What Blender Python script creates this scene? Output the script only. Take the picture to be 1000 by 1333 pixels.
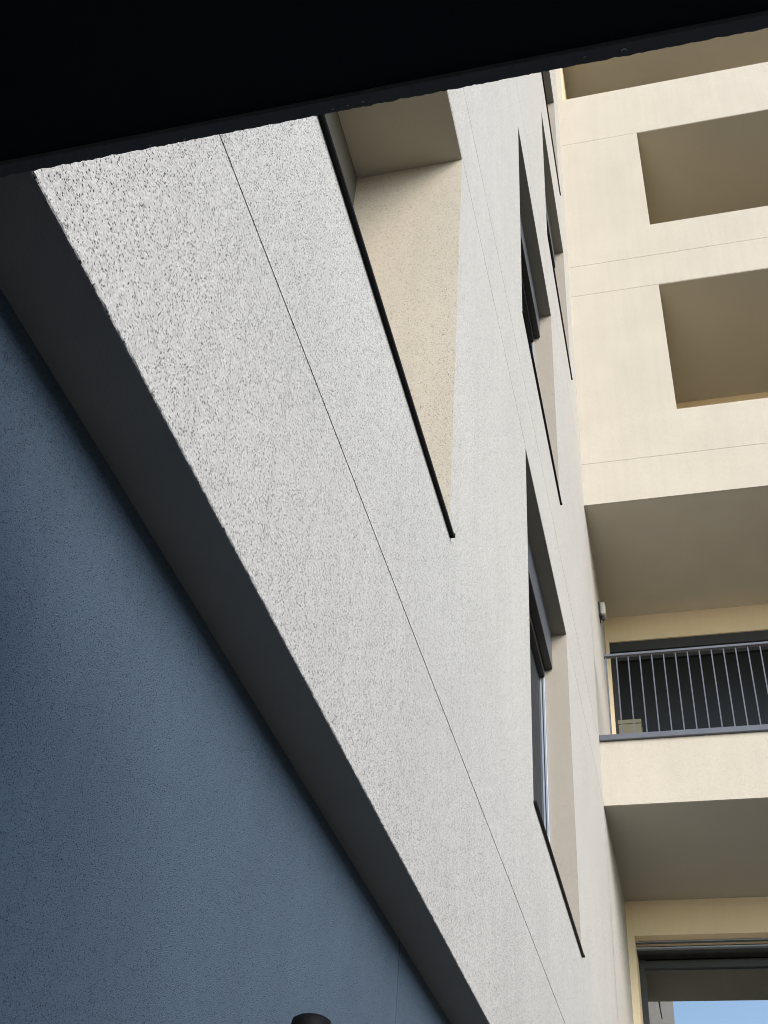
import bpy, bmesh, math, random
from mathutils import Matrix, Vector, noise
random.seed(7)
scene = bpy.context.scene
for o in list(bpy.data.objects): bpy.data.objects.remove(o)

S = 0.56          # metres per layout unit (camera to facade = 1 unit)
H = 1.6           # camera height above the ground
def P(x, y, z): return Vector((x*S, y*S, z*S + H))

# ------------------------------------------------------------------ camera
cam = bpy.data.cameras.new('camera'); camo = bpy.data.objects.new('camera', cam)
scene.collection.objects.link(camo); scene.camera = camo
pitch, roll, yaw = (math.radians(a) for a in (40.5127, 4.7603, -16.9421))
fwd = Vector((math.sin(yaw)*math.cos(pitch), math.cos(yaw)*math.cos(pitch), math.sin(pitch)))
rt = Vector((math.cos(yaw), -math.sin(yaw), 0)); up = rt.cross(fwd)
r2 = rt*math.cos(roll) + up*math.sin(roll); u2 = -rt*math.sin(roll) + up*math.cos(roll)
M = Matrix((r2, u2, -fwd)).transposed().to_4x4(); M.translation = Vector((0, 0, H))
camo.matrix_world = M
cam.sensor_fit = 'HORIZONTAL'; cam.sensor_width = 36; cam.lens = 36*1.50142
cam.clip_start = 0.02; cam.clip_end = 3000

# ------------------------------------------------------------------ sky, sun, exposure
SUN_DIR = Vector((0.62, -0.65, 0.45)).normalized()      # towards the sun
el = math.asin(SUN_DIR.z); az = math.atan2(SUN_DIR.x, SUN_DIR.y)
world = bpy.data.worlds.new('World'); scene.world = world; world.use_nodes = True
nt = world.node_tree; bg = nt.nodes['Background']
sky = nt.nodes.new('ShaderNodeTexSky'); sky.sky_type = 'NISHITA'; sky.sun_disc = False
sky.sun_elevation = el; sky.sun_rotation = az; sky.air_density = 1.0; sky.dust_density = 0.1; sky.ozone_density = 1.0
nt.links.new(sky.outputs[0], bg.inputs[0]); bg.inputs[1].default_value = 0.15
sl = bpy.data.lights.new('sun', 'SUN'); sl.energy = 1.85; sl.angle = math.radians(38); sl.color = (1, .87, .72)
so = bpy.data.objects.new('sun', sl); scene.collection.objects.link(so)
so.rotation_euler = (-SUN_DIR).to_track_quat('-Z', 'Y').to_euler(); so.location = (6, -6, 14)
scene.view_settings.view_transform = 'Standard'; scene.view_settings.look = 'None'
scene.view_settings.exposure = 1.30; scene.view_settings.gamma = 1
scene.view_settings.use_curve_mapping = False
scene.render.engine = 'CYCLES'; scene.cycles.filter_width = 1.0
scene.cycles.max_bounces = 6; scene.cycles.diffuse_bounces = 5

# ------------------------------------------------------------------ materials
def new_mat(name):
    m = bpy.data.materials.new(name); m.use_nodes = True
    t = m.node_tree; b = t.nodes['Principled BSDF']
    return m, t, b
def N(t, kind, **kw):
    n = t.nodes.new(kind)
    for k, v in kw.items():
        if k in n.inputs.keys(): n.inputs[k].default_value = v
        else: setattr(n, k, v)
    return n
def ramp(t, src, stops):
    r = t.nodes.new('ShaderNodeValToRGB'); e = r.color_ramp.elements
    while len(e) > len(stops): e.remove(e[-1])
    while len(e) < len(stops): e.new(1)
    for q, (p, c) in zip(e, stops):
        q.position = p; q.color = (c, c, c, 1) if not isinstance(c, tuple) else (*c, 1)
    t.links.new(src, r.inputs[0]); return r
def mixc(t, fac, a, b, mode='MIX'):
    m = t.nodes.new('ShaderNodeMix'); m.data_type = 'RGBA'; m.blend_type = mode
    def put(sock, v):
        if isinstance(v, bpy.types.NodeSocket): t.links.new(v, sock)
        elif isinstance(v, tuple): sock.default_value = (*v, 1)
        else: sock.default_value = v
    put(m.inputs[0], fac); put(m.inputs[6], a); put(m.inputs[7], b)
    return m.outputs[2]

def stucco(name, base, grit, pit, grain=0.0020, pits=.14, bump=1.0, dist=.0009, streak=.05, mottle=.05, stains=()):
    """grainy mineral render: rounded grains of slightly different tone, open pores with grit and shade painted dark, faint rain streaks"""
    m, t, b = new_mat(name); L = t.links
    geo = N(t, 'ShaderNodeNewGeometry'); co = geo.outputs['Position']
    wob = N(t, 'ShaderNodeTexNoise', Scale=0.5/grain, Detail=1.0); L.new(co, wob.inputs['Vector'])
    wmx = N(t, 'ShaderNodeVectorMath', operation='MULTIPLY_ADD'); L.new(wob.outputs['Color'], wmx.inputs[0])
    drag = N(t, 'ShaderNodeMapping'); drag.inputs['Scale'].default_value = (1.0, .9, 1.0); L.new(co, drag.inputs['Vector'])   # float-drag direction
    wmx.inputs[1].default_value = (grain*.25,)*3; L.new(drag.outputs[0], wmx.inputs[2])
    v1 = N(t, 'ShaderNodeTexVoronoi', Scale=1.0/grain); L.new(wmx.outputs[0], v1.inputs['Vector'])
    v2 = N(t, 'ShaderNodeTexVoronoi', Scale=0.66/grain); L.new(wmx.outputs[0], v2.inputs['Vector'])
    clu = N(t, 'ShaderNodeTexNoise', Scale=45.0, Detail=2.0, Roughness=.6); L.new(co, clu.inputs['Vector'])
    nbig = N(t, 'ShaderNodeTexNoise', Scale=2.3, Detail=3.0); L.new(co, nbig.inputs['Vector'])
    mp = N(t, 'ShaderNodeMapping'); mp.inputs['Scale'].default_value = (16, 16, .6); L.new(co, mp.inputs['Vector'])
    nst = N(t, 'ShaderNodeTexNoise', Scale=1.0, Detail=3.0); L.new(mp.outputs[0], nst.inputs['Vector'])
    s1 = N(t, 'ShaderNodeSeparateColor'); L.new(v1.outputs['Color'], s1.inputs[0])
    s2 = N(t, 'ShaderNodeSeparateColor'); L.new(v2.outputs['Color'], s2.inputs[0])
    # a pore sits in a cell whose random number is below a threshold that drifts with the cluster noise
    th = N(t, 'ShaderNodeMath', operation='MULTIPLY_ADD'); L.new(clu.outputs[0], th.inputs[0]); th.inputs[1].default_value = pits*2.0; th.inputs[2].default_value = 0.0
    def pore(sep, vor):
        lt = N(t, 'ShaderNodeMath', operation='LESS_THAN'); L.new(sep.outputs[0], lt.inputs[0]); L.new(th.outputs[0], lt.inputs[1])
        fo = ramp(t, vor.outputs['Distance'], [(.30, 1.0), (.52, 0.0)])
        mu = N(t, 'ShaderNodeMath', operation='MULTIPLY'); L.new(lt.outputs[0], mu.inputs[0]); L.new(fo.outputs[0], mu.inputs[1])
        return mu
    pa, pb = pore(s1, v1), pore(s2, v2)
    pm = N(t, 'ShaderNodeMath', operation='MAXIMUM'); L.new(pa.outputs[0], pm.inputs[0]); L.new(pb.outputs[0], pm.inputs[1])
    grains = mixc(t, s1.outputs[1], grit, base)
    c = mixc(t, pm.outputs[0], grains, pit)  # pore colour includes the shade inside each pore
    mott = ramp(t, nbig.outputs[0], [(.3, 1-mottle), (.7, 1.0)])
    stre = ramp(t, nst.outputs[0], [(.35, 1-streak), (.62, 1.0)])
    c = mixc(t, 1.0, c, mott.outputs[0], 'MULTIPLY'); c = mixc(t, 1.0, c, stre.outputs[0], 'MULTIPLY')
    if stains:                       # grey run-off marks below the ends of the metal sills, one small smudge
        sx = N(t, 'ShaderNodeSeparateXYZ'); L.new(co, sx.inputs[0]); tot = None
        for (ys_, zs_, ln, wd, amt) in stains:
            def mth(op, a, b_, cl=False):
                q = N(t, 'ShaderNodeMath', operation=op); q.use_clamp = cl
                for sk, v in zip(q.inputs, (a, b_)):
                    if isinstance(v, bpy.types.NodeSocket): L.new(v, sk)
                    else: sk.default_value = v
                return q.outputs[0]
            dy = mth('ABSOLUTE', mth('SUBTRACT', sx.outputs[1], ys_*S), 0)
            dy = mth('SUBTRACT', 1.0, mth('DIVIDE', dy, wd*S), True)
            dz_ = mth('DIVIDE', mth('SUBTRACT', zs_*S+H, sx.outputs[2]), ln*S)
            inn = mth('MULTIPLY', mth('MULTIPLY', mth('SUBTRACT', 1.0, dz_, True), mth('MULTIPLY', dz_, 12.0, True)), amt*1.5)
            one = mth('MULTIPLY', mth('MULTIPLY', dy, inn), clu.outputs[0])
            tot = one if tot is None else mth('MAXIMUM', tot, one)
        c = mixc(t, tot, c, (.16, .155, .15))
    L.new(c, b.inputs['Base Color']); b.inputs['Roughness'].default_value = .92
    b.inputs['Specular IOR Level'].default_value = .2
    if bump:
        gr = ramp(t, v1.outputs['Distance'], [(0.0, .6), (.7, 0.0)])
        h = N(t, 'ShaderNodeMath', operation='SUBTRACT'); L.new(gr.outputs[0], h.inputs[0]); L.new(pm.outputs[0], h.inputs[1])
        bp = N(t, 'ShaderNodeBump'); bp.inputs['Strength'].default_value = bump; bp.inputs['Distance'].default_value = dist
        L.new(h.outputs[0], bp.inputs['Height']); L.new(bp.outputs[0], b.inputs['Normal'])
    return m
def paint(name, col, rough=.5, metal=0.0, var=.12, scale=9.0, bump=0.0, spec=.5):
    m, t, b = new_mat(name); L = t.links
    geo = N(t, 'ShaderNodeNewGeometry')
    n = N(t, 'ShaderNodeTexNoise', Scale=scale, Detail=5.0); L.new(geo.outputs['Position'], n.inputs['Vector'])
    r = ramp(t, n.outputs[0], [(.3, 1-var), (.7, 1.0)])
    L.new(mixc(t, 1.0, col, r.outputs[0], 'MULTIPLY'), b.inputs['Base Color'])
    r2_ = ramp(t, n.outputs[0], [(.3, max(.02, rough-.06)), (.7, min(1, rough+.08))]); L.new(r2_.outputs[0], b.inputs['Roughness'])
    b.inputs['Metallic'].default_value = metal; b.inputs['Specular IOR Level'].default_value = spec
    if bump:
        n3 = N(t, 'ShaderNodeTexNoise', Scale=320.0, Detail=3.0); L.new(geo.outputs['Position'], n3.inputs['Vector'])
        bp = N(t, 'ShaderNodeBump'); bp.inputs['Strength'].default_value = bump; bp.inputs['Distance'].default_value = .001
        L.new(n3.outputs[0], bp.inputs['Height']); L.new(bp.outputs[0], b.inputs['Normal'])
    return m
def glass(name, tint, rough=.015, ior=1.9, smudge=.0):
    m, t, b = new_mat(name); L = t.links
    geo = N(t, 'ShaderNodeNewGeometry')
    n = N(t, 'ShaderNodeTexNoise', Scale=6.5, Detail=6.0, Roughness=.65); L.new(geo.outputs['Position'], n.inputs['Vector'])
    r = ramp(t, n.outputs[0], [(.56, 0.0), (.74, 1.0)])
    L.new(mixc(t, r.outputs[0], tint, tuple(x + smudge for x in tint)), b.inputs['Base Color'])
    b.inputs['Roughness'].default_value = rough; b.inputs['IOR'].default_value = ior
    n2 = N(t, 'ShaderNodeTexNoise', Scale=1.1, Detail=1.0); L.new(geo.outputs['Position'], n2.inputs['Vector'])
    bp = N(t, 'ShaderNodeBump'); bp.inputs['Strength'].default_value = .05; bp.inputs['Distance'].default_value = .004
    L.new(n2.outputs[0], bp.inputs['Height']); L.new(bp.outputs[0], b.inputs['Normal'])
    return m

STAINS = [(4.47, 3.76, .75, .018, .35), (10.46, 3.76, .8, .02, .40), (10.46, 9.10, .9, .02, .40), (13.43, 14.45, .9, .02, .35),
          (1.52, 3.76, .6, .02, .3), (7.44, 9.10, .7, .02, .3), (2.262, 2.372, .055, .018, .35)]
MA   = stucco('grey_white_render', (.635, .612, .572), (.385, .371, .348), (.034, .033, .034), grain=.0023, pits=.25, bump=.55, dist=.0005, streak=.045, stains=STAINS)
MREV = stucco('warm_lit_reveal_render', (.565, .52, .445), (.44, .40, .34), (.18, .16, .135), grain=.0024, pits=.12, dist=.0005, streak=.03)  # grey facade render with warm bounce light painted in, for the deep reveal
MREV2= stucco('dim_warm_lit_reveal_render', (.43, .392, .345), (.335, .305, .268), (.16, .145, .125), grain=.0018, pits=.08, dist=.0006, streak=.03)  # same warm light in the colour, darker, for the shuttered windows
MBOUNCE= paint('pale_bounce_floor', (.74, .66, .53), .6)  # unseen loggia floor made pale to bounce light up
MB_  = stucco('cream_render', (.56, .515, .44), (.475, .436, .372), (.28, .255, .21), grain=.0032, pits=.09, dist=.0007, streak=.035, mottle=.055)
MLOG = stucco('bounce_lit_loggia_render', (.88, .74, .52), (.80, .67, .47), (.5, .42, .3), pits=.03, bump=0, streak=.02, mottle=.04)  # cream render lightened and warmed to carry the bounce light inside the loggias
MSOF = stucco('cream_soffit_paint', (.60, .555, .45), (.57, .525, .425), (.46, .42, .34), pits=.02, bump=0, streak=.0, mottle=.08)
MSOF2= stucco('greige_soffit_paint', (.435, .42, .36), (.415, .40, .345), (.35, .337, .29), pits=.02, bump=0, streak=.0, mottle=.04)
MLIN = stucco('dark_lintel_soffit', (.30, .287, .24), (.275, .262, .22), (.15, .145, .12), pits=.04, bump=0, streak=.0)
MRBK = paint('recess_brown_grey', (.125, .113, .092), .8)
MBLUE= stucco('slate_blue_render', (.100, .140, .188), (.072, .106, .147), (.040, .056, .078), grain=.0017, pits=.09, bump=1.0, dist=.0009, streak=.05, mottle=.14)
MDARK= paint('charcoal_soffit_paint', (.31, .292, .268), .8, bump=.35)
MJOINT=paint('joint_profile_grey', (.20, .20, .20), .8)
MSILL= paint('black_metal_sill', (.006, .006, .007), .6, spec=.2)
MBOX = paint('grey_blue_aluminium', (.115, .125, .15), .42, .3)
MRAILG=paint('pale_anodised_rail', (.34, .39, .47), .45, .4)
MBLK = paint('black_profile', (.012, .013, .014), .5)
MFRAME=paint('anthracite_frame', (.036, .040, .046), .45)
MPANE= paint('grey_window_panel', (.032, .036, .042), .6, spec=.12)
MDOORG=glass('door_glass', (.005, .006, .0055), .01, 3.7, .035)
MDOOR2=glass('balcony_door_glass', (.006, .007, .006), .35, 1.33, .004)
MRAIL= paint('railing_paint_blue_grey', (.105, .112, .138), .45, .1)
MCAN = paint('black_canopy_paint', (.011, .017, .022), .8, spec=.15, bump=.4)
MLIP = paint('dark_steel_lip', (.10, .10, .10), .6, bump=.6)
MCHIP= paint('bare_metal_chip', (.55, .55, .52), .6)
MWHITE=paint('white_plastic', (.62, .60, .55), .4)
MCARD= paint('beige_board', (.14, .136, .092), .8)
MLAMP= paint('black_lamp_housing', (.003, .003, .004), .7, spec=.15)
MGLOW= paint('opal_diffuser', (.6, .6, .58), .4)
MROOF= paint('roof_membrane', (.16, .16, .16), .9)

def ground_mat():
    m, t, b = new_mat('courtyard_paving'); L = t.links
    geo = N(t, 'ShaderNodeNewGeometry')
    n = N(t, 'ShaderNodeTexNoise', Scale=1.7, Detail=7.0); L.new(geo.outputs['Position'], n.inputs['Vector'])
    r = ramp(t, n.outputs[0], [(.3, (.05, .048, .044)), (.7, (.085, .08, .072))])
    L.new(r.outputs[0], b.inputs['Base Color']); b.inputs['Roughness'].default_value = .9
    return m
MGROUND = ground_mat()

# ------------------------------------------------------------------ mesh helpers (layout units in, metres out)
class MB:
    def __init__(s): s.v = []; s.f = []; s.m = []
    def quad(s, a, b, c, d, mi=0):
        i = len(s.v); s.v += [a, b, c, d]; s.f.append((i, i+1, i+2, i+3)); s.m.append(mi)
    def box(s, x0, x1, y0, y1, z0, z1, mi=0):
        i = len(s.v)
        s.v += [(x0,y0,z0),(x1,y0,z0),(x1,y1,z0),(x0,y1,z0),(x0,y0,z1),(x1,y0,z1),(x1,y1,z1),(x0,y1,z1)]
        for q in ((0,3,2,1),(4,5,6,7),(0,1,5,4),(1,2,6,5),(2,3,7,6),(3,0,4,7)):
            s.f.append(tuple(i+k for k in q)); s.m.append(mi)
    def tube(s, cx, cy, rings, n=24, mi=0):
        """rings: (radius, z) from bottom to top, closed at both ends"""
        i0 = len(s.v)
        for r, z in rings:
            for k in range(n):
                a = 2*math.pi*k/n; s.v.append((cx+r*math.cos(a), cy+r*math.sin(a), z))
        for j in range(len(rings)-1):
            for k in range(n):
                a = i0+j*n+k; b = i0+j*n+(k+1) % n
                s.f.append((a, b, b+n, a+n)); s.m.append(mi)
        s.f.append(tuple(i0+k for k in range(n))[::-1]); s.m.append(mi)
        l = i0+(len(rings)-1)*n; s.f.append(tuple(l+k for k in range(n))); s.m.append(mi)
    def build(s, name, mats, parent=None, origin=(0, 0, 0), bevel=0.0, merge=False, smooth=False):
        me = bpy.data.meshes.new(name)
        o0 = Vector(origin)
        me.from_pydata([tuple((Vector(p)-o0)*S) for p in s.v], [], s.f)
        mats = mats if isinstance(mats, (list, tuple)) else [mats]
        for m in mats: me.materials.append(m)
        for p, mi in zip(me.polygons, s.m): p.material_index = mi; p.use_smooth = smooth
        if merge or bevel:
            bm = bmesh.new(); bm.from_mesh(me); bmesh.ops.remove_doubles(bm, verts=bm.verts, dist=1e-5)
            if bevel:
                es = [e for e in bm.edges if len(e.link_faces) == 2 and e.calc_face_angle(0) > .6]
                bmesh.ops.bevel(bm, geom=es, offset=bevel, segments=2, profile=.5, affect='EDGES')
            bm.to_mesh(me); bm.free()
        me.update()
        ob = bpy.data.objects.new(name, me); scene.collection.objects.link(ob)
        loc = P(*origin)
        if parent is not None:
            ob.parent = parent; ob.location = loc - parent_world(parent)
        else: ob.location = loc
        return ob
def parent_world(o):
    l = Vector(o.location)
    while o.parent: o = o.parent; l = l + Vector(o.location)
    return l
def empty(name, origin):
    e = bpy.data.objects.new(name, None); scene.collection.objects.link(e); e.location = P(*origin); return e
def tag(o, label, cat, group=None):
    o['label'] = label; o['category'] = cat
    if group: o['group'] = group
    return o
def copy_tree(o, parent, delta):
    c = o.copy(); scene.collection.objects.link(c); c.parent = parent
    c.location = Vector(o.location) + delta
    for ch in list(o.children): copy_tree(ch, c, Vector((0, 0, 0)))
    return c

GZ = -H/S                     # ground level in layout units
# ------------------------------------------------------------------ ground
g = MB(); g.quad((-700, -700, GZ), (700, -700, GZ), (700, 700, GZ), (-700, 700, GZ))
go = g.build('ground', MGROUND); go['kind'] = 'structure'

# ================================================================== grey wing (facade in the plane x = -1)
XA = -1.0; XS = -1.188
ZB = 1.761; J = .0048; JD = .016
Y_NEAR, Y_FAR, Z_TOP = -5.0, 18.9, 31.0
SIL = [3.785, 9.13, 14.475, 19.82]; HED = [7.24, 12.585, 17.93, 23.27]
W1 = (1.50, 4.462, SIL[0], HED[0], .77)
WIN = [(7.46, 10.42, SIL[0], HED[0]), (7.46, 10.42, SIL[1], HED[1]), (10.43, 13.39, SIL[2], HED[2]), (10.43, 13.39, SIL[3], HED[3])]
OPEN_A = [W1] + [w + (.31,) for w in WIN]
wingA = empty('apartment_wing', (-1.19, 4.0, GZ))
tag(wingA, 'tall speckled grey-white rendered facade at left over a slate blue base wall', 'building')

def wall_band(openings, a0, a1, z0, z1, pt, lip=True, jd=JD):
    """one render panel: face cells around its openings, reveals, groove lips. pt(a, d, z): a along wall, d depth behind the face"""
    m = MB()
    ys = sorted({a0, a1} | {v for o in openings for v in o[:2] if a0 < v < a1 and o[2] < z1 and o[3] > z0})
    zs = sorted({z0, z1} | {v for o in openings for v in o[2:4] if z0 < v < z1})
    for i in range(len(ys)-1):
        for k in range(len(zs)-1):
            ym, zm = (ys[i]+ys[i+1])/2, (zs[k]+zs[k+1])/2
            if any(o[0] < ym < o[1] and o[2] < zm < o[3] for o in openings): continue
            m.quad(pt(ys[i], 0, zs[k]), pt(ys[i+1], 0, zs[k]), pt(ys[i+1], 0, zs[k+1]), pt(ys[i], 0, zs[k+1]))
    for (y0, y1, s0, s1, D) in openings:
        c0, c1 = max(s0, z0), min(s1, z1)
        if c1 <= c0: continue
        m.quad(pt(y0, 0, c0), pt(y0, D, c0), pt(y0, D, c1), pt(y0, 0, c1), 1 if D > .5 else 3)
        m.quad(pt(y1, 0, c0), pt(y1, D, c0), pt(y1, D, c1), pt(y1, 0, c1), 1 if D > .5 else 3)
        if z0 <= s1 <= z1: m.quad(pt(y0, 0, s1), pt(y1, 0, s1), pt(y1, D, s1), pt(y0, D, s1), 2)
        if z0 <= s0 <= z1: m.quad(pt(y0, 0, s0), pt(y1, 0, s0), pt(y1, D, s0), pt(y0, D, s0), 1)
    if lip:
        for z in (z0, z1):
            for i in range(len(ys)-1):
                ym = (ys[i]+ys[i+1])/2
                if any(o[0] < ym < o[1] and o[2]-1e-4 <= z <= o[3]+1e-4 for o in openings): continue
                m.quad(pt(ys[i], 0, z), pt(ys[i+1], 0, z), pt(ys[i+1], jd, z), pt(ys[i], jd, z))
    return m
ptA = lambda a, d, z: (XA-d, a, z)
JOINTS_A = [2.743, 7.262, 8.13, 13.47, 18.82, 24.15]
edges = [ZB+.02] + JOINTS_A + [Z_TOP]
for i in range(len(edges)-1):
    z0 = edges[i] + (J if i else 0); z1 = edges[i+1] - J
    wall_band(OPEN_A, Y_NEAR, Y_FAR, z0, z1, ptA).build('render_panel', [MA, MREV, MLIN, MREV2], wingA, merge=True)
for z in JOINTS_A:
    b = MB(); b.box(XA-.05, XA-JD+.001, Y_NEAR, Y_FAR, z-.012, z+.012)
    # the profile behind a joint stops at openings it would cross
    b.build('joint_profile', MJOINT, wingA)

# rough corner bead along the lower edge of the render
def rough_edge():
    m = MB(); rows = []
    y = Y_NEAR; ys = []
    while y < Y_FAR:
        ys.append(y); y += .005 if .4 < y < 4 else (.012 if 4 <= y < 9 else .5)
    ys.append(Y_FAR)
    for y in ys:
        def j(k, a, fr=90): return a*noise.noise(Vector((y*fr, k*7.3, 0))) + a*.7*noise.noise(Vector((y*fr*.27, k*3.1, 5)))
        rows.append([(XA, y, ZB+.02), (XA+.0012+j(1, .0012), y, ZB+.010), (XA+.0012+j(2, .0015), y, ZB+.002+j(3, .0010)),
                     (XA-.001+j(4, .0012, 130), y, ZB-.0008+j(5, .0012, 130)), (XA-.006, y, ZB+.0005)])
    for a, b in zip(rows, rows[1:]):
        for k in range(4): m.quad(a[k], b[k], b[k+1], a[k+1])
    return m
rough_edge().build('corner_bead', MA, wingA, merge=True, smooth=False)
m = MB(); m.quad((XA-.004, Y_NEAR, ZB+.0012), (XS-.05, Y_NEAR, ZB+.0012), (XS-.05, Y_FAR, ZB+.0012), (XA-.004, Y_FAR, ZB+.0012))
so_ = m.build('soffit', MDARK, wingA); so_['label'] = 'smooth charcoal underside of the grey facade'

# slate blue base: two panels and the vertical gap between them
YJ = 4.63
for (a, b_) in ((Y_NEAR, YJ-.006), (YJ+.006, Y_FAR)):
    m = MB(); m.box(XS-.3, XS, a, b_, GZ, ZB+.03)
    q = m.build('base_panel', MBLUE, wingA); q['label'] = 'slate blue rendered base wall below the charcoal soffit'
m = MB(); m.box(XS-.2, XS-.012, YJ-.006, YJ+.006, GZ, ZB+.02); m.build('joint_profile', MBLK, wingA)
# deep window opening nearest the camera: rear wall
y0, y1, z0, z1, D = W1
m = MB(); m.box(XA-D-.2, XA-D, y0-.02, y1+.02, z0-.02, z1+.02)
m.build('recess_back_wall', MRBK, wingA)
m = MB(); m.box(XA-D+.001, XA-.0005, y0+.001, y1-.001, z1-.012, z1-.002); m.build('recess_soffit', MSOF, wingA)
# metal sills
def sill(y0, y1, z, depth, parent):
    m = MB(); t = .010; pr = .023
    m.box(XA-depth, XA+pr, y0-.01, y1+.015, z-.004, z+.010)
    m.box(XA+pr-.008, XA+pr, y0-.01, y1+.015, z-t, z-.004)
    e = m.build('window_sill', MSILL, parent, origin=(XA, y0, z), bevel=.0012)
    c = MB(); c.box(XA-.02, XA+pr+.004, y1+.0155, y1+.024, z-t, z+.014)
    c.build('end_cap', MSILL, e, origin=(XA, y0, z))
    return e
sill(y0, y1, z0, D, wingA)

# shuttered windows: frame with panes, shutter box, guide rails
def make_window(w):
    y0, y1, z0, z1 = w; O = (XA, y0, z0)
    xb = XA-.31; zf = z1-.43
    f = MB(); fw = .10
    f.box(xb, XA-.297, y0+.045, y0+.045+fw, z0+.03, zf+.05); f.box(xb, XA-.297, y1-.045-fw, y1-.045, z0+.03, zf+.05)
    f.box(xb, XA-.297, y0+.045+fw, y1-.045-fw, z0+.03, z0+.03+fw); f.box(xb, XA-.297, y0+.045+fw, y1-.045-fw, zf-.06, zf+.05)
    ym = (y0+y1)/2; f.box(xb, XA-.297, ym-fw*.6, ym+fw*.6, z0+.03+fw, zf-.06)
    win = f.build('window', MFRAME, wingA, origin=O)
    for a, b_ in ((y0+.045+fw, ym-fw*.6), (ym+fw*.6, y1-.045-fw)):
        q = MB(); q.box(xb, XA-.301, a, b_, z0+.03+fw, zf-.06); q.build('pane', MPANE, win, origin=O)
    q = MB(); q.box(XA-.24, XA-.16, y0+.012, y1-.012, zf, z1-.003); bx = q.build('shutter_box', MBOX, win, origin=O, bevel=.003)
    q = MB(); q.box(XA-.237, XA-.163, y0+.014, y1-.014, zf-.012, zf-.0005); q.build('shutter_box_base', MBLK, win, origin=O)
    q = MB(); q.box(XA-.296, XA-.243, y0+.05, y1-.05, zf-.12, zf+.02); q.build('shutter_slat', MBLK, win, origin=O)
    for a, b_ in ((y0+.002, y0+.045), (y1-.045, y1-.002)):
        q = MB(); q.box(XA-.296, XA-.246, a, b_, z0+.012, zf-.002)
        gr_ = q.build('guide_rail', MRAILG, win, origin=O, bevel=.002)
        q = MB(); yy = a-.002 if a > y0+.1 else b_+.002
        q.box(XA-.276, XA-.266, min(yy, (a+b_)/2), max(yy, (a+b_)/2), z0+.014, zf-.004); q.build('guide_slot', MBLK, gr_, origin=O)
    sill(y0, y1, z0, .30, win)
    q = MB(); q.box(xb-.3, xb-.002, y0-.01, y1+.01, z0-.01, z1+.01); q.build('room_wall', MBLK, win, origin=O)
    return win
w0 = make_window(WIN[0])
for w in WIN[1:]:
    copy_tree(w0, wingA, Vector((0, (w[0]-WIN[0][0])*S, (w[2]-WIN[0][2])*S)))
# body behind the facade, roof
m = MB(); m.box(-14, XA-.8, Y_NEAR, Y_FAR, ZB+.05, Z_TOP+.01); m.build('building_core', MA, wingA)
m = MB(); m.box(-14, XA+.12, Y_NEAR, Y_FAR, Z_TOP+.011, Z_TOP+.2); m.build('roof', MROOF, wingA)

# ================================================================== cream wing (facade in the plane y = YB)
YB, YK = 14.475, 17.692
XR = 11.0
wingB = empty('apartment_wing', (5, 16, GZ))
tag(wingB, 'warm cream rendered apartment block with open loggias closing the courtyard at right', 'building')
LOG = [(-1.0, 9.0, 2.89, 7.24), (-1.0, 9.0, 8.20, 12.58), (.68, 9.0, 14.53, 17.93), (.68, 9.0, 19.85, 23.25), (-.88, 9.0, 25.185, 28.6)]
OPEN_B = [l + (.03,) for l in LOG]
ptB = lambda a, d, z: (a, YB+d, z)
JOINTS_B = [13.49, 17.945, 18.86, 23.265]
edges = [GZ] + JOINTS_B + [Z_TOP]
for i in range(len(edges)-1):
    z0 = edges[i] + (J if i else 0); z1 = edges[i+1] - J
    mb = wall_band(OPEN_B, XA+.0005, XR, z0, z1, ptB, jd=.006)
    mb.build('render_panel', [MB_]*4, wingB, merge=True)
for z in JOINTS_B:
    for a, b_ in ((XA+.001, .66), (.66, XR)):
        if b_ == XR and z in (17.945, 23.265): a = 9.01
        b = MB(); b.box(a, b_, YB+.005, YB+.028, z-.012, z+.012); b.build('joint_profile', MB_, wingB)
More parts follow.
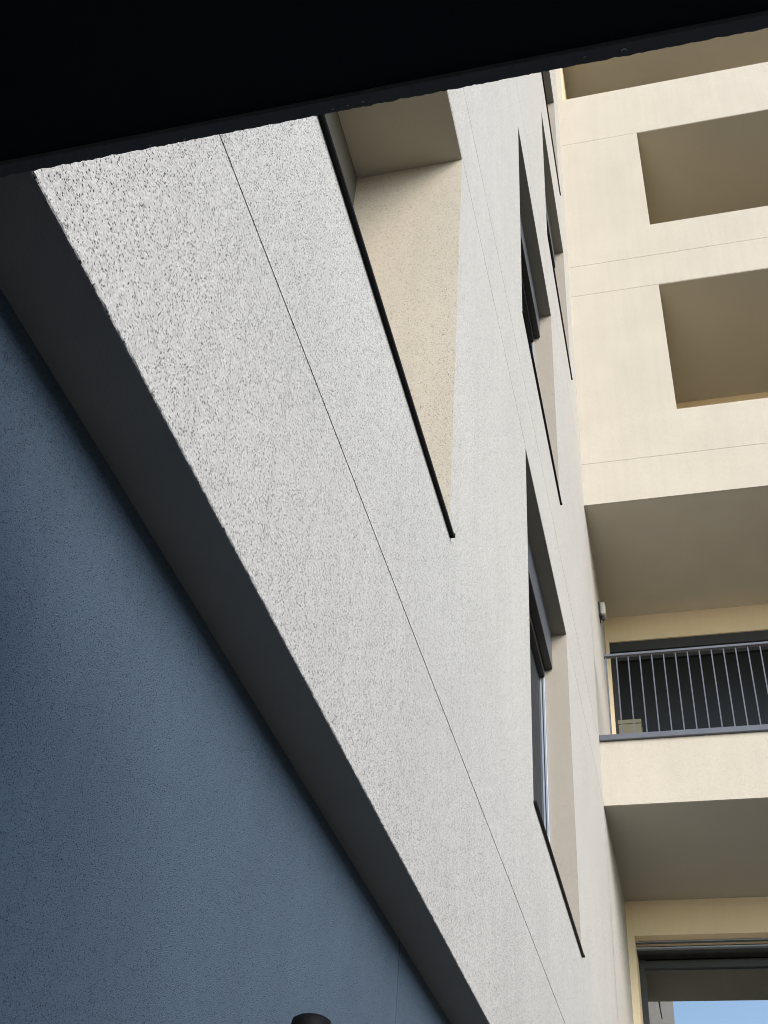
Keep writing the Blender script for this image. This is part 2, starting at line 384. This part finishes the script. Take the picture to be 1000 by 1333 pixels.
for k, (x0, x1, z0, z1) in enumerate(LOG):
    D0 = YB+.03
    m = MB(); m.quad((x0, D0, z1), (x1, D0, z1), (x1, YK, z1), (x0, YK, z1)); m.build('loggia_soffit', MSOF if k == 1 else MSOF2, wingB)
    fz = z0-.62 if k < 2 else z0-1.86
    m = MB(); m.quad((x0, D0, fz), (x1, D0, fz), (x1, YK, fz), (x0, YK, fz)); m.quad((x0, D0, fz), (x1, D0, fz), (x1, D0, z0), (x0, D0, z0))
    m.build('loggia_floor', MBOUNCE if k else MROOF, wingB)  # unseen floors: pale to throw light upwards, lowest one dark to throw less
    if x0 > XA:
        m = MB(); m.quad((x0, D0, fz), (x0, YK, fz), (x0, YK, z1), (x0, D0, z1)); m.build('loggia_side_wall', MLOG, wingB)
    m = MB(); m.quad((x1, D0, fz), (x1, YK, fz), (x1, YK, z1), (x1, D0, z1)); m.build('loggia_side_wall', MLOG, wingB)
    # rear wall with its glazed door opening
    dz = z1-.535
    dx0, dx1 = ((-.894, 5.6) if k == 0 else (-.935, 5.6) if k == 1 else (x0+.4, x0+3.4))
    ptK = lambda a, d, z: (a, YK+d, z)
    wall_band([(dx0, dx1, fz+.04, dz, .84)], x0, x1, fz, z1, ptK, lip=False).build('loggia_back_wall', [MLOG]*4, wingB, merge=True)
    GY = YK+(.72 if k == 0 else .15); O = (dx0, YK, fz)
    f = MB()
    f.box(dx0, dx0+.09, GY-.06, GY+.02, fz+.04, dz); f.box(dx1-.09, dx1, GY-.06, GY+.02, fz+.04, dz)
    f.box(dx0+.09, dx1-.09, GY-.06, GY+.02, dz-.26-(0 if k == 0 else .10), dz-.14-(0 if k == 0 else .10)); xm = (dx0+dx1)/2
    f.box(xm-.06, xm+.06, GY-.05, GY+.02, fz+.16, dz-.26-(0 if k == 0 else .10)); f.box(dx0+.09, dx1-.09, GY-.06, GY+.02, fz+.04, fz+.16)
    door = f.build('glazed_door', MFRAME if k == 0 else MBLK, wingB, origin=O, bevel=.003)
    q = MB(); q.box(dx0+.003, dx1-.003, YK+(.45 if k == 0 else .03), YK+(.64 if k == 0 else .085), dz-(.13 if k == 0 else .20), dz-.003); q.build('shutter_box', MBLK if k == 0 else MFRAME, door, origin=O)
    for zz in ((dz-.012, dz-.105) if k == 0 else ()):
        q = MB(); q.box(dx0+.004, dx1-.004, YK+(.22 if k == 0 else .06), YK+(.30 if k == 0 else .14), zz-.012-(.0 if k == 0 else .21), zz+.008-(.0 if k == 0 else .21)); q.build('guide_bar', MRAILG if k == 0 else MBLK, door, origin=O)
    for a, b_ in ((dx0+.09, xm-.06), (xm+.06, dx1-.09)):
        q = MB(); q.box(a, b_, GY-.01, GY+.005, fz+.16, dz-.26-(0 if k == 0 else .10)); q.build('pane', MDOORG if k == 0 else MDOOR2, door, origin=O)
    q = MB(); q.box(dx0+.035, dx0+.055, GY-.10, GY-.06, fz+1.85, fz+2.15); q.box(dx0+.03, dx0+.06, GY-.12, GY-.10, fz+1.80, fz+2.10)
    q.build('handle', MRAILG, door, origin=O)
    q = MB(); q.box(dx0-.1, dx1+.1, GY+.10, GY+.2, fz, dz+.1); q.build('room_wall', MBLK, door, origin=O)
m = MB(); m.box(XR+.01, XR+12, -22, YB-.05, GZ, 4.0); m.build('sky_blocker_wall', MB_, wingB)  # unseen block added to cut off low sky and deepen the soffit shadow
m = MB(); m.box(XR-.1, XR+12.1, -22.1, YB-.04, 4.003, 4.15); m.build('sky_blocker_roof', MROOF, wingB)  # top of the added sky-blocking volume, out of view
# coping under the railing
m = MB(); m.box(XA+.001, 9.0, YB-.045, YB+.12, 8.204, 8.29); m.build('balcony_coping', MRAIL, wingB, bevel=.004)
m = MB(); m.box(XA+.001, 9.0, YB-.03, YB+.12, 2.894, 2.97); m.build('balcony_coping', MRAIL, wingB, bevel=.004)
m = MB(); m.box(XA-1, XR, YK+1.3, YK+9, GZ, Z_TOP); m.build('building_core', MB_, wingB)
m = MB(); m.box(XR-.6, XR, YB+.05, YK+1.3, GZ, Z_TOP-.01); m.build('building_core', MB_, wingB)
m = MB(); m.box(XA-.5, XR+.1, YB-.12, YK+9.1, Z_TOP+.003, Z_TOP+.22); m.build('roof', MROOF, wingB)

# ================================================================== railing on the cream balcony
rail = empty('balcony_railing', (-.84, YB, 8.29))
tag(rail, 'slim blue-grey metal railing with upright bars on the cream balcony', 'railing')
ry = YB+.02
m = MB(); m.box(-.86, 8.98, ry-.035, ry+.035, 9.60, 9.64); m.build('top_rail', MRAIL, rail, bevel=.004)
m = MB(); m.box(-.842, -.820, ry-.015, ry+.015, 8.288, 9.60); m.build('post', MRAIL, rail)
first = None; x = -.678
while x < 8.9:
    if first is None:
        m = MB(); m.box(x-.0085, x+.0085, ry-.0085, ry+.0085, 8.288, 9.601); first = m.build('baluster', MRAIL, rail, origin=(x, ry, 8.288)); x_first = x
    else:
        c = first.copy(); scene.collection.objects.link(c); c.parent = rail; c.location = Vector(first.location)+Vector(((x-x_first)*S, 0, 0))
    x += .1685

# ================================================================== small things
# white motion-sensor box on the grey wall under the balcony soffit
sx = empty('sensor_box', (XA, 16.5, 11.6)); tag(sx, 'small white plastic sensor box on the wall under the balcony soffit', 'sensor')
m = MB(); m.box(XA+.001, XA+.02, 16.34, 16.58, 11.69, 11.99); m.build('back_plate', MFRAME, sx, bevel=.004)
m = MB(); m.box(XA+.021, XA+.115, 16.36, 16.56, 11.74, 12.00); m.build('housing', MWHITE, sx, bevel=.018)
m = MB(); m.tube(XA+.06, 16.45, [(.018, 11.66), (.030, 11.68), (.030, 11.74)], 16); m.build('sensor_lens', MFRAME, sx)
# beige box behind the bars
bx = empty('storage_box', (-.66, YK-.35, 7.6)); tag(bx, 'beige box standing behind the bars at the left end of the balcony', 'box')
m = MB(); m.box(-.86, -.49, YK-.5, YK-.1, 7.585, 10.05); m.build('body', MCARD, bx, bevel=.006)
m = MB(); m.box(-.868, -.482, YK-.508, YK-.092, 10.052, 10.13); m.build('lid', MCARD, bx, bevel=.006)

# black wall lamp on the blue base
lx, ly, lz = XS+.115, 3.235, 1.022
lamp = empty('wall_lamp', (XS, ly, lz-.3)); tag(lamp, 'black round-topped wall lamp on the slate blue base wall', 'lamp')
m = MB(); m.tube(lx, ly, [(.050, lz-.36), (.058, lz-.35), (.059, lz-.03), (.054, lz-.010), (.040, lz-.002), (.02, lz)], 40)
m.build('housing', MLAMP, lamp, smooth=True)
m = MB(); m.box(XS+.001, XS+.055, ly-.03, ly+.03, lz-.24, lz-.14); m.build('bracket', MLAMP, lamp, bevel=.004)
m = MB(); m.tube(lx, ly, [(.045, lz-.366), (.045, lz-.361)], 32); m.build('diffuser', MGLOW, lamp)

# canopy overhead
can = empty('entrance_canopy', (.3, 0, 1.7)); tag(can, 'black canopy slab overhead crossing the top of the view', 'canopy')
m = MB(); CX0, CX1, CY0, CY1 = XS+.002, .75, -3.2, .875
m.box(CX0, CX1, CY0, CY1, 1.662, 1.742); m.build('canopy_panel', MCAN, can)
m = MB()                                               # edge angle with a rough painted lip
xs = [CX0]
while xs[-1] < CX1: xs.append(xs[-1]+(.004 if xs[-1] < .5 else .05))
rows = []
for x in xs:
    e = .0022*noise.noise(Vector((x*55, 1, 0)))+.0016*noise.noise(Vector((x*170, 4, 0)))
    i = .0012*noise.noise(Vector((x*40, 9, 2)))
    rows.append([(x, .8755, 1.664), (x, .8755+i, 1.650), (x, .896+e, 1.650), (x, .8975+e, 1.653), (x, .8975, 1.75)])
for a, b_ in zip(rows, rows[1:]):
    for k in range(4): m.quad(a[k], b_[k], b_[k+1], a[k+1])
m.build('edge_lip', MLIP, can, merge=True)
def chip(x, y, r, a0, a1, w):
    m = MB(); n = 7
    for i in range(n):
        t0 = a0+(a1-a0)*i/n; t1 = a0+(a1-a0)*(i+1)/n
        w0_ = w*(1-.5*abs(2*i/n-1)); w1_ = w*(1-.5*abs(2*(i+1)/n-1))
        pts = [(x+(r+s*w_)*math.cos(t), y+(r+s*w_)*math.sin(t)) for t, w_ in ((t0, w0_), (t1, w1_)) for s in (-1, 1)]
        zz = 1.6493 if y > .877 else 1.6613
        m.quad((*pts[0], zz), (*pts[2], zz), (*pts[3], zz), (*pts[1], zz))
    m.build('paint_chip', MCHIP, can)
chip(.041, .889, .0045, 3.4, 6.2, .0010); chip(-.016, .888, .003, 3.6, 5.2, .0008)
for (x, y) in ((-.41, .884), (-.385, .883), (-.36, .882), (-.66, .886), (-.72, .885)): chip(x, y, .006, 1.2, 1.9, .0009)
